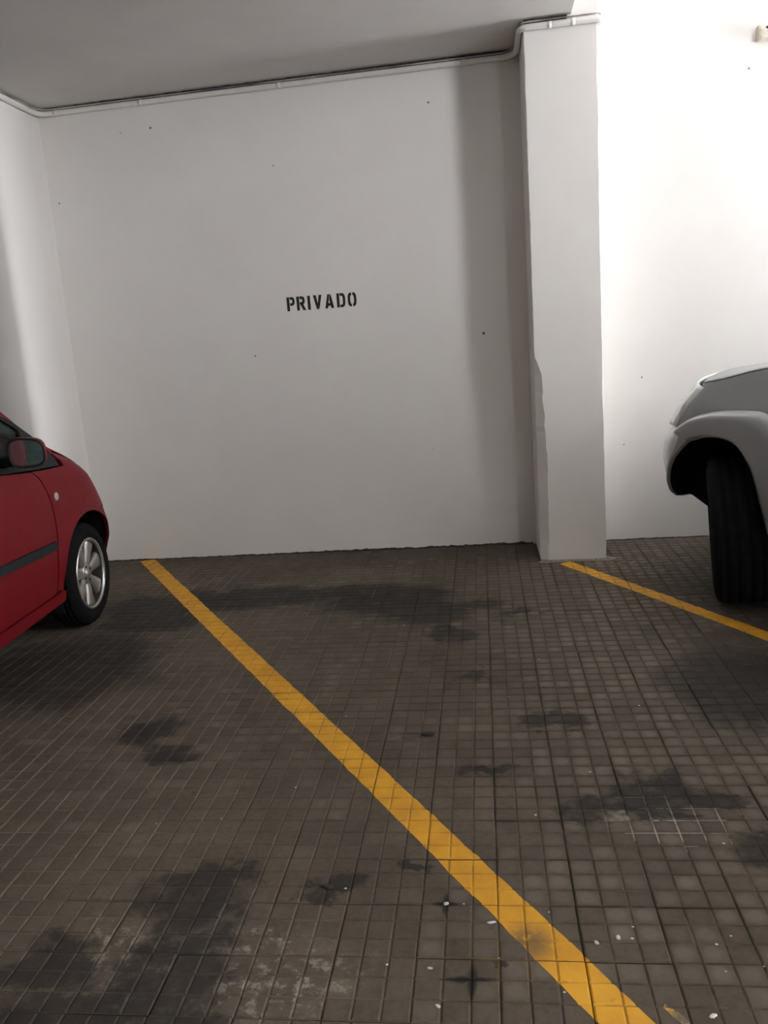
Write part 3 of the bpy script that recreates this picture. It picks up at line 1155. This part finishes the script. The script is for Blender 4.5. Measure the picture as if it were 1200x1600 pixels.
def ringpanel(name, o, i, S, mat, off, thick, mirror=True):
    o, i = list(o), list(i)
    n = len(o)
    for mir in ((False, True) if mirror else (False,)):
        V = []
        for d in (0, thick):
            for q in o + i:
                v = S(*q) + off - d
                if mir:
                    v = -rs.W - v
                V.append((v, q[0], q[1]))
        F = []
        for k in range(n):
            k2 = (k + 1) % n
            F += [(k, k2, n + k2, n + k), (n + k, n + k2, 3 * n + k2, 3 * n + k), (k2, k, 2 * n + k, 2 * n + k2)]
        mk(name, V, F, mat, RED)


ringpanel('window_frame', wf_o, wf_i, S_gh, M_BLACKTRIM, .004, .02)
rs.panel('side_window', wf_i, S_gh, M_GLASS, thick=.004, off=-.008, step=.08, mirror=True)
wr_o = [(-1.47, 1.046), (-1.47, 1.508), (-1.6, 1.512), (-2.2, 1.497), (-2.62, 1.427), (-2.80, 1.337), (-2.85, 1.112), (-2.4, 1.08)]
wr_i = [(-1.52, 1.08), (-1.52, 1.48), (-1.62, 1.484), (-2.2, 1.47), (-2.58, 1.405), (-2.75, 1.32), (-2.79, 1.14), (-2.4, 1.11)]
ringpanel('window_frame', wr_o, wr_i, S_gh, M_BLACKTRIM, .004, .02)
rs.panel('side_window', wr_i, S_gh, M_GLASS, thick=.004, off=-.008, step=.08, mirror=True)


def across(edge, crown_u, crown_z):
    """skin across the car between an edge line on the flank and its mirror"""
    def fn(s, t):
        us = [p[0] for p in edge]
        k = s * (len(edge) - 1)
        i = min(int(k), len(edge) - 2)
        f = k - i
        u = edge[i][0] * (1 - f) + edge[i + 1][0] * f
        z = edge[i][1] * (1 - f) + edge[i + 1][1] * f
        v0 = S_gh(u, z)
        v = v0 + (-RW - 2 * v0) * t
        c = 1 - (2 * t - 1) ** 2
        return (u + crown_u(s) * c, v, z + crown_z * c)
    return fn


rs.loft('windscreen', across([(-.20, 1.01), (-.274, 1.078), (-.411, 1.163), (-.524, 1.25), (-.70, 1.352), (-.95, 1.46)], lambda s: .42 - .24 * s, .035), 14, 15, M_GLASS, thick=.004)
rs.loft('roof', across([(-.95, 1.46), (-1.2, 1.523), (-1.6, 1.553), (-2.2, 1.543), (-2.7, 1.468)], lambda s: .18 * (1 - s) - .05 * s, .04), 12, 13, M_RED, thick=.006)
rs.loft('rear_window', across([(-2.7, 1.468), (-2.95, 1.36), (-3.04, 1.10)], lambda s: -.10, .02), 6, 13, M_GLASS, thick=.004)
rs.loft('tailgate', lambda s, t: (-3.06 - .12 * (1 - (2 * t - 1) ** 2), -.14 + (-RW + .28) * t, 1.11 - .85 * s), 8, 13, M_RED, thick=.006)
# dark inside: floor, firewall, seats
rs.box('underbody', -2.95, .35, -1.45, -.24, .20, .42, M_LINER)
rs.box('underbody', -2.05, -.42, -RW + .05, -.05, .245, .32, M_LINER)
rs.box('firewall', -.42, -.36, -RW + .10, -.06, .30, .93, M_LINER)
rs.box('dashboard', -.62, -.10, -RW + .14, -.13, .86, .93, M_BLACKTRIM)
rs.box('engine_block', -.3, .28, -1.35, -.30, .42, .75, M_LINER)


def rbox(name, u0, u1, v0, v1, z0, z1, lean, mat):
    bm = bmesh.new()
    bmesh.ops.create_cube(bm, size=1)
    bmesh.ops.bevel(bm, geom=list(bm.edges), offset=.18, segments=3, affect='EDGES')
    for q in bm.verts:
        zz = z0 + (q.co.z + .5) * (z1 - z0)
        u = u0 + (q.co.y + .5) * (u1 - u0) - lean * (zz - z0)
        v = v0 + (q.co.x + .5) * (v1 - v0)
        q.co = (v, u, zz)
    me = bpy.data.meshes.new(name)
    bm.to_mesh(me)
    bm.free()
    me.materials.append(mat)
    for p in me.polygons:
        p.use_smooth = True
    return link(name, me, RED)


for v0 in (-.68, -1.42):
    rbox('seat_cushion', -1.50, -.98, v0, v0 + .48, .42, .62, 0, M_SEAT)
    rbox('seat_backrest', -1.60, -1.44, v0, v0 + .48, .58, 1.12, .28, M_SEAT)
    rbox('headrest', -1.74, -1.64, v0 + .12, v0 + .36, 1.16, 1.34, .1, M_SEAT)
rbox('rear_seat', -2.45, -2.2, -1.45, -.22, .45, 1.08, .15, M_SEAT)


# wheel arches: liners
def arch_liner(cs, cu, cz, r, depth, a0=-20, a1=200, mat=M_LINER):
    pts = arc(cu, cz, r, a0, a1, 30)

    def fn(s, t):
        k = s * (len(pts) - 1)
        i = min(int(k), len(pts) - 2)
        f = k - i
        u = pts[i][0] * (1 - f) + pts[i + 1][0] * f
        z = pts[i][1] * (1 - f) + pts[i + 1][1] * f
        return (u, -.02 - depth * t, z)
    cs.loft('wheel_arch_liner', fn, 40, 4, mat, mirror=True, thick=.004)
    V = [(cu, -.02 - depth, cz)] + [(p[0], -.02 - depth, p[1]) for p in pts]
    F = [(0, i + 1, i + 2) for i in range(len(pts) - 1)]
    for mir in (False, True):
        mk('wheel_arch_wall', [cs.P(u, (-cs.W - v) if mir else v, z) for u, v, z in V], F, mat, cs.root)


arch_liner(rs, 0, .29, .365, .26, 24, 200)
arch_liner(rs, -2.45, .29, .365, .26)
for (u, v, o) in ((0, -.093, 1), (0, -RW + .093, -1), (-2.45, -.093, 1), (-2.45, -RW + .093, -1)):
    place_wheel(RED, 'wheel', (v, u, .29), math.radians(2.5) if u == 0 else 0, o, .29, .185, .197, 7, (-.045, -.015, .015, .045), .100)

# mirror
mir_c = (.10, -.70, 1.075)
mr = empty('door_mirror', mir_c)
mr.parent = RED
mr.rotation_euler = (math.radians(4.8), 0, math.radians(12.7))


def mshell(s, t):
    a_ = 2 * PI * s
    e = .62
    c, sn = math.cos(a_), math.sin(a_)
    x = .078 * math.copysign(abs(c) ** e, c)
    z = .066 * math.copysign(abs(sn) ** e, sn)
    d = [(-.030, 1.0), (-.028, 1.05), (-.01, 1.06), (.02, .98), (.045, .78), (.060, .42), (.064, 0.01)]
    k = t * 6
    i = min(int(k), 5)
    f = k - i
    yy = d[i][0] * (1 - f) + d[i + 1][0] * f
    sc = d[i][1] * (1 - f) + d[i + 1][1] * f
    top = (1 - .12 * (x / .078)) if z > 0 else 1
    return (x * sc, yy, z * sc * top)


V, F = grid(37, 13, mshell)
hs = mk('mirror_housing', V, F, M_RED, mr, True)
V, F = grid(37, 4, lambda s, t: tuple(a_ * b_ for a_, b_ in zip(mshell(s, 0.02), (1.045 - .10 * t, 1, 1.06 - .15 * t))) if t < 2 else None)
V = [(x, -.032 - (.004 if i % 4 in (1, 2) else 0), z) for i, (x, y, z) in enumerate(V)]
mk('mirror_frame', V, F, M_BLACKTRIM, mr)
V = [mshell(i / 36, 0) for i in range(36)]
V = [(x * .93, -.029, z * .90) for x, y, z in V]
mk('mirror_pane', V, [tuple(range(36))[::-1]], M_MIRROR, mr)
V, F = tube([(-.16, .06, -.055), (-.11, .045, -.05), (-.05, .03, -.04)], .024, 10)
mk('mirror_arm', V, F, M_BLACKTRIM, mr, True)

# ------------------------------------------------------------------ silver car
SUV = empty('car', (1.157, 4.26, 0), math.radians(20))
tag(SUV, 'silver grey off-road car with steered front wheel at the right edge', 'car')
SW = 1.84
ss = CarSide(SUV, -1, SW)
GS = .60


def S_side(u, z):
    v = -.3 * max(0, z - 1.02) - .06 * (z - .75) ** 2
    if u < -3.2:
        v -= .25 * (-3.2 - u) ** 2
    return v


def S_fend(u, z):
    return S_side(u, z) + nose(u - ip(z, [.3, .85, 1.15], [.36, .36, .09]), 1.0, GS)


BU = ([.40, .47, .52, .58, .70, .80, .85, .89, .93], [.14, .20, .29, .335, .375, .355, .30, .235, .15])


def S_bump(u, z):
    return S_side(u, z) + nose(u - ip(z, *BU), 1.0, GS)


# front fender above the flare
flt = smoothline([(-.56, .50), (-.545, .70), (-.50, .87), (-.43, .965), (-.343, 1.011), (-.254, 1.023), (-.116, 1.017), (.032, 1.005), (.19, .972), (.302, .923), (.361, .884)], 5)
ff = flt[10:] + smoothline([(.399, .888), (.369, .961), (.33, 1.034), (.281, 1.073), (.222, 1.094), (.205, 1.108), (.214, 1.126)], 4) + [(.1, 1.142), (.046, 1.150), (-.128, 1.187), (-.253, 1.207), (-.6, 1.235), (-.80, 1.240), (-.80, .9), (-.80, .47), (-.57, .47)]
ff = [p for p in flt] + smoothline([(.399, .888), (.369, .961), (.33, 1.034), (.281, 1.073), (.222, 1.094), (.205, 1.108), (.214, 1.126)], 4) + [(.1, 1.142), (.046, 1.150), (-.128, 1.187), (-.253, 1.207), (-.6, 1.235), (-.80, 1.240), (-.80, .9), (-.80, .47), (-.562, .47)]
ss.panel('front_fender', ff, S_fend, M_SILVER, mirror=True)


def resample(pl, n):
    d = [0]
    for i in range(len(pl) - 1):
        d.append(d[-1] + math.hypot(pl[i + 1][0] - pl[i][0], pl[i + 1][1] - pl[i][1]))
    return [(ip(d[-1] * k / (n - 1), d, [p[0] for p in pl]), ip(d[-1] * k / (n - 1), d, [p[1] for p in pl])) for k in range(n)]


def flare(name, top, low, mat, bulge=.060, S=S_fend):
    T, Lw = resample(top, 48), resample(low, 48)

    def fn(s, t):
        i = int(round(s * 47))
        if t > .93:
            t2 = 1.
        else:
            t2 = t / .93
        u = T[i][0] * (1 - t2) + Lw[i][0] * t2
        z = T[i][1] * (1 - t2) + Lw[i][1] * t2
        q = min(1., t2 / .30)
        b = bulge * (1 - (1 - q) ** 2.2) - .006 * max(0, t2 - .5)
        if t > .93:
            b -= .05
        return (u, S(u, z) - .004 + b, z)
    return ss.loft(name, fn, 48, 16, mat, mirror=True)


alow = smoothline([(-.415, .47), (-.385, .545), (-.36, .600), (-.338, .652), (-.291, .747), (-.211, .832), (-.124, .867), (.025, .870), (.130, .858), (.205, .838)], 5)
fltop = [p for p in flt[:-5]] + [(.340, .898), (.300, .876)]
flare('fender_flare', flt[:-2] + [(.352, .886)], alow + [(.238, .842)], M_SILVER)
# bumper with its own piece of flare
arf = smoothline([(.243, .836), (.299, .798), (.35, .760), (.39, .725), (.44, .665), (.473, .606), (.495, .54), (.500, .491)], 4)
bl = smoothline([(.362, .878), (.37, .80), (.42, .745), (.47, .68), (.507, .61), (.523, .55), (.522, .485)], 4)
ss.panel('front_bumper', smoothline([(.402, .882), (.375, .845), (.40, .775), (.45, .715), (.49, .65), (.515, .58), (.524, .52), (.520, .478)], 4) + [(.56, .47), (.70, .47), (.80, .56), (.83, .7), (.80, .80), (.74, .86), (.60, .884), (.5, .884)], S_bump, M_SILVER2, mirror=True)
flare('bumper_flare', [(.357, .884), (.376, .840), (.40, .772), (.45, .712), (.49, .65), (.515, .58), (.524, .52), (.521, .480)], arf, M_SILVER, bulge=.018, S=S_bump)


def suv_nose(zf, v0, v1, U0, push=0.):
    def fn(s, t):
        v = v0 + (v1 - v0) * s
        z = zf(s, t)
        g = GS * math.tanh(math.sqrt(-v / 1.0) / GS)
        return (U0(z) + g + push, v + S_side(0, z), z)
    return fn


ub = lambda z: ip(z, *BU)
uf = lambda z: ip(z, [.3, .85, 1.15], [.36, .36, .09])
ss.loft('front_bumper', suv_nose(lambda s, t: .47 + .41 * t, -.20, -SW / 2, ub), 16, 14, M_SILVER2, mirror=True, thick=.008)
ss.loft('headlamp', suv_nose(lambda s, t: .893 + (.212 + .058 * s ** .6) * t, -.006, -.42, uf, -.022), 16, 10, M_LAMP, mirror=True, thick=.012)
ss.loft('grille', suv_nose(lambda s, t: .893 + .255 * t, -.43, -SW / 2, uf), 10, 8, M_BLACKTRIM, mirror=True, thick=.01)


def hood(s, t):
    # s: along the car, t: across half width
    ue = .214 + (-.80 - .214) * s
    ze = ip(ue, [-.8, -.6, -.253, -.128, .046, .1, .214], [1.240, 1.235, 1.207, 1.187, 1.150, 1.142, 1.127]) + .004
    v0 = S_fend(ue, ze) if s > .02 else -.055
    v = v0 + (-SW / 2 - v0) * t
    push = (.42 * (1 - (1 - t) ** 2)) * max(0, 1 - s * 1.6)
    rise = .055 * (1 - (1 - t) ** 3)
    return (ue + push, v, ze + rise - .02 * (1 - s) ** 4 * t)


ss.loft('bonnet', hood, 24, 14, M_SILVER, mirror=True, thick=.006)

# flank behind the front wheel
ss.panel('front_door', [(-.81, .47), (-.81, 1.238), (-1.25, 1.22), (-1.85, 1.20), (-1.85, .47)], S_side, M_SILVER, step=.08, mirror=True)
ss.panel('rear_door', [(-1.86, .47), (-1.86, 1.20), (-2.72, 1.19), (-2.72, .95), (-2.55, .80), (-2.36, .62), (-2.30, .47)], S_side, M_SILVER, step=.08, mirror=True)
ss.panel('rear_quarter', [(-2.73, 1.19), (-2.73, .95), (-2.56, .80), (-2.37, .62), (-2.31, .47)] + arc(-2.70, .39, .46, 10, 170, 20)[:0] + arc(-2.70, .39, .40, 12, 168, 20) + [(-3.15, .47), (-3.6, .5), (-3.65, .9), (-3.6, 1.2)], S_side, M_SILVER, step=.08, mirror=True)
ss.panel('sill', [(-.57, .47), (-.60, .34), (-2.25, .34), (-2.30, .465)], lambda u, z: S_side(u, z) + .01, M_BLACKTRIM, thick=.04, mirror=True)
ge = lambda u, z: -.03 - .28 * (z - 1.18)
ss.panel('side_window', [(-.98, 1.235), (-1.50, 1.66), (-1.80, 1.68), (-1.80, 1.21)], ge, M_GLASS, thick=.004, step=.1, mirror=True)
ss.panel('side_window', [(-1.88, 1.21), (-1.88, 1.68), (-2.65, 1.68), (-2.68, 1.20)], ge, M_GLASS, thick=.004, step=.1, mirror=True)
ss.panel('side_window', [(-2.76, 1.20), (-2.73, 1.67), (-3.35, 1.64), (-3.48, 1.21)], ge, M_GLASS, thick=.004, step=.1, mirror=True)
for outl in ([(-.80, 1.245), (-1.46, 1.735), (-1.56, 1.735), (-1.56, 1.70), (-.96, 1.235)], [(-1.80, 1.205), (-1.80, 1.72), (-1.88, 1.72), (-1.88, 1.20)], [(-2.68, 1.195), (-2.65, 1.70), (-2.73, 1.70), (-2.76, 1.195)],
             [(-3.48, 1.20), (-3.35, 1.66), (-3.35, 1.70), (-3.50, 1.68), (-3.62, 1.20)]):
    ss.panel('window_pillar', outl, ge, M_SILVER, thick=.03, step=.1, mirror=True)


def suv_across(edge, cu, cz):
    def fn(s, t):
        k = s * (len(edge) - 1)
        i = min(int(k), len(edge) - 2)
        f = k - i
        u = edge[i][0] * (1 - f) + edge[i + 1][0] * f
        z = edge[i][1] * (1 - f) + edge[i + 1][1] * f
        v0 = ge(u, z)
        v = v0 + (-SW - 2 * v0) * t
        c = 1 - (2 * t - 1) ** 2
        return (u + cu * c, v, z + cz * c)
    return fn


ss.loft('windscreen', suv_across([(-.80, 1.25), (-1.15, 1.50), (-1.48, 1.73)], .12, .03), 8, 12, M_GLASS, thick=.004)
ss.loft('roof', suv_across([(-1.46, 1.728), (-1.7, 1.77), (-2.4, 1.79), (-3.2, 1.76), (-3.5, 1.68)], .0, .04), 10, 12, M_SILVER, thick=.006)
ss.loft('tailgate', lambda s, t: (-3.64 - .08 * (1 - (2 * t - 1) ** 2), -.06 + (-SW + .12) * t, 1.68 - 1.2 * s), 8, 12, M_SILVER, thick=.006)
ss.box('underbody', -3.4, -.45, -SW + .05, -.05, .34, .50, M_LINER)
ss.box('underbody', -.5, .75, -1.30, -.54, .36, .95, M_LINER)
ss.box('firewall', -.90, -.80, -SW + .08, -.08, .40, 1.17, M_LINER)
ss.box('cabin_lining', -3.5, -1.0, -SW + .10, -.10, .50, 1.14, M_LINER)
# wheel arch lining, with the ragged lower edge of its front splash guard
pts = [(-.425, .47)] + alow[3:] + arf[2:]


def linfn(s, t):
    k = s * (len(pts) - 1)
    i = min(int(k), len(pts) - 2)
    f = k - i
    u = pts[i][0] * (1 - f) + pts[i + 1][0] * f
    z = pts[i][1] * (1 - f) + pts[i + 1][1] * f
    return (u, S_bump(u, z) + .03 - .58 * min(1, t * 1.0) if t > 0 else S_bump(u, z) - .006, z)


ss.loft('wheel_arch_liner', linfn, 60, 5, M_LINER, mirror=True, thick=.004)
V = [(0.03, -.56, .45)] + [(p[0], -.56, p[1]) for p in pts]
F = [(0, i + 1, i + 2) for i in range(len(pts) - 1)]
for mir in (False, True):
    mk('wheel_arch_wall', [ss.P(u, (-SW - v) if mir else v, z) for u, v, z in V], F, M_LINER, SUV)
sg = [(.505, .52), (.500, .488), (.47, .487), (.40, .468), (.312, .444), (.234, .470), (.18, .450), (.161, .440), (.10, .440), (.06, .46), (.06, .60), (.3, .74), (.46, .62)]
ss.panel('splash_guard', sg, lambda u, z: -.16, M_LINER, thick=.02, mirror=True)
# wheels: the front pair is steered towards the viewer's right
STEER = math.radians(-33)
place_wheel(SUV, 'wheel', (.142, .03, .386), STEER, -1, .38, .285, .225, 6, (-.08, -.03, .03, .08), .10, camber=math.radians(-3.6))
place_wheel(SUV, 'wheel', (SW - .145, .03, .380), STEER, 1, .38, .285, .225, 6, (-.08, -.03, .03, .08), .10)
place_wheel(SUV, 'wheel', (.14, -2.70, .380), 0, -1, .38, .255, .225, 6, (-.08, -.03, .03, .08), .10)
place_wheel(SUV, 'wheel', (SW - .14, -2.70, .380), 0, 1, .38, .255, .225, 6, (-.08, -.03, .03, .08), .10)
V, F = tube([(.30, .03, .38), (.9, .0, .40)], .03, 8)
mk('axle', V, F, M_LINER, SUV, True)

# ------------------------------------------------------------------ litter on the tiles


def fleck(name, x, y, r, mat, label, cat, h=.003, seed=0, group=None, stretch=1.):
    q = random.Random(seed)
    r *= .66
    n = 9
    V = []
    for lev, (sc, z) in enumerate(((1, .0012), (.95, h * .7), (.5, h))):
        for k in range(n):
            t = 2 * PI * k / n
            rr_ = r * sc * (1 + .3 * math.sin(2 * t + seed) + q.uniform(-.12, .12) * (lev == 0))
            V.append((x + rr_ * math.cos(t) * stretch, y + rr_ * math.sin(t), z))
    F = [(l * n + k, l * n + (k + 1) % n, (l + 1) * n + (k + 1) % n, (l + 1) * n + k) for l in range(2) for k in range(n)] + [tuple(range(2 * n, 3 * n))]
    return tag(mk(name, V, F, mat, None, True), label, cat, group)


fleck('chewing_gum', -.157, 1.93, .0095, M_GUM, 'pale lump of gum in a dark oily groove crossing left of the line', 'gum', .006, 1)
fleck('chewing_gum', -.186, 1.702, .008, M_GUM, 'round pale gum spot on a tile pad near the bottom centre', 'gum', .002, 2)
fleck('chewing_gum', -.162, 1.588, .009, M_GUM, 'lowest pale gum spot left of the line at the bottom', 'gum', .002, 3)
fleck('chewing_gum', .213, 1.797, .009, M_GUM, 'oval pale gum spot right of the yellow line', 'gum', .002, 4, stretch=1.2)
fleck('paper_scrap', .267, 1.814, .010, M_CHIP, 'white paper scrap lying in a groove right of the yellow line', 'scrap', .005, 5)
fleck('paper_scrap', .428, 1.581, .0095, M_CHIP, 'largest white paper scrap near the bottom right corner', 'scrap', .003, 6, stretch=1.4)
fleck('paper_scrap', -.039, 1.862, .009, M_CHIP, 'narrow white scrap touching the left edge of the yellow line', 'scrap', .003, 7, stretch=1.8)
fleck('dark_spot', -.262, 2.886, .026, M_SPOT, 'dark oily gum spot lying on the tiles in mid floor', 'blot', .010, 8, stretch=1.3)  # dark gum-like floor spots, modelled as small raised flecks
fleck('dark_spot', -.487, 1.995, .017, M_SPOT, 'small dark spot on the lower left tiles', 'blot', .006, 9, stretch=1.3)
sp_ = [(.108, 1.903), (.309, 1.853), (.30, 1.812), (.534, 1.826), (.493, 1.797), (.579, 1.728), (.121, 1.637), (.103, 2.345), (-.11, 1.931), (-.29, 1.71), (.49, 1.71), (-.316, 2.322), (-.435, 1.989), (-.893, 2.327), (-.69, 2.513),
       (-.023, 1.738), (-1.0, 4.4), (-.46, 4.1), (-.14, 4.6), (.2, 3.6), (.05, 3.2), (-1.75, 4.4), (.55, 3.1), (-.7, 3.6), (.3, 2.6), (-1.1, 2.3), (-.6, 3.05), (.62, 2.2)]
V, F = [], []
for i, (x, y) in enumerate(sp_):
    r = .0022 + .002 * ((i * 7) % 5) / 5
    b = len(V)
    for k in range(6):
        t = k * PI / 3
        V.append((x + r * math.cos(t) * (1 + .4 * (k % 2)), y + r * math.sin(t), .0016))
    V.append((x, y, .003))
    F += [(b + k, b + (k + 1) % 6, b + 6) for k in range(6)]
tag(mk('debris', V, F, M_CHIP), 'scattered tiny white crumbs and flecks over the tiled floor', 'debris', kind='stuff')
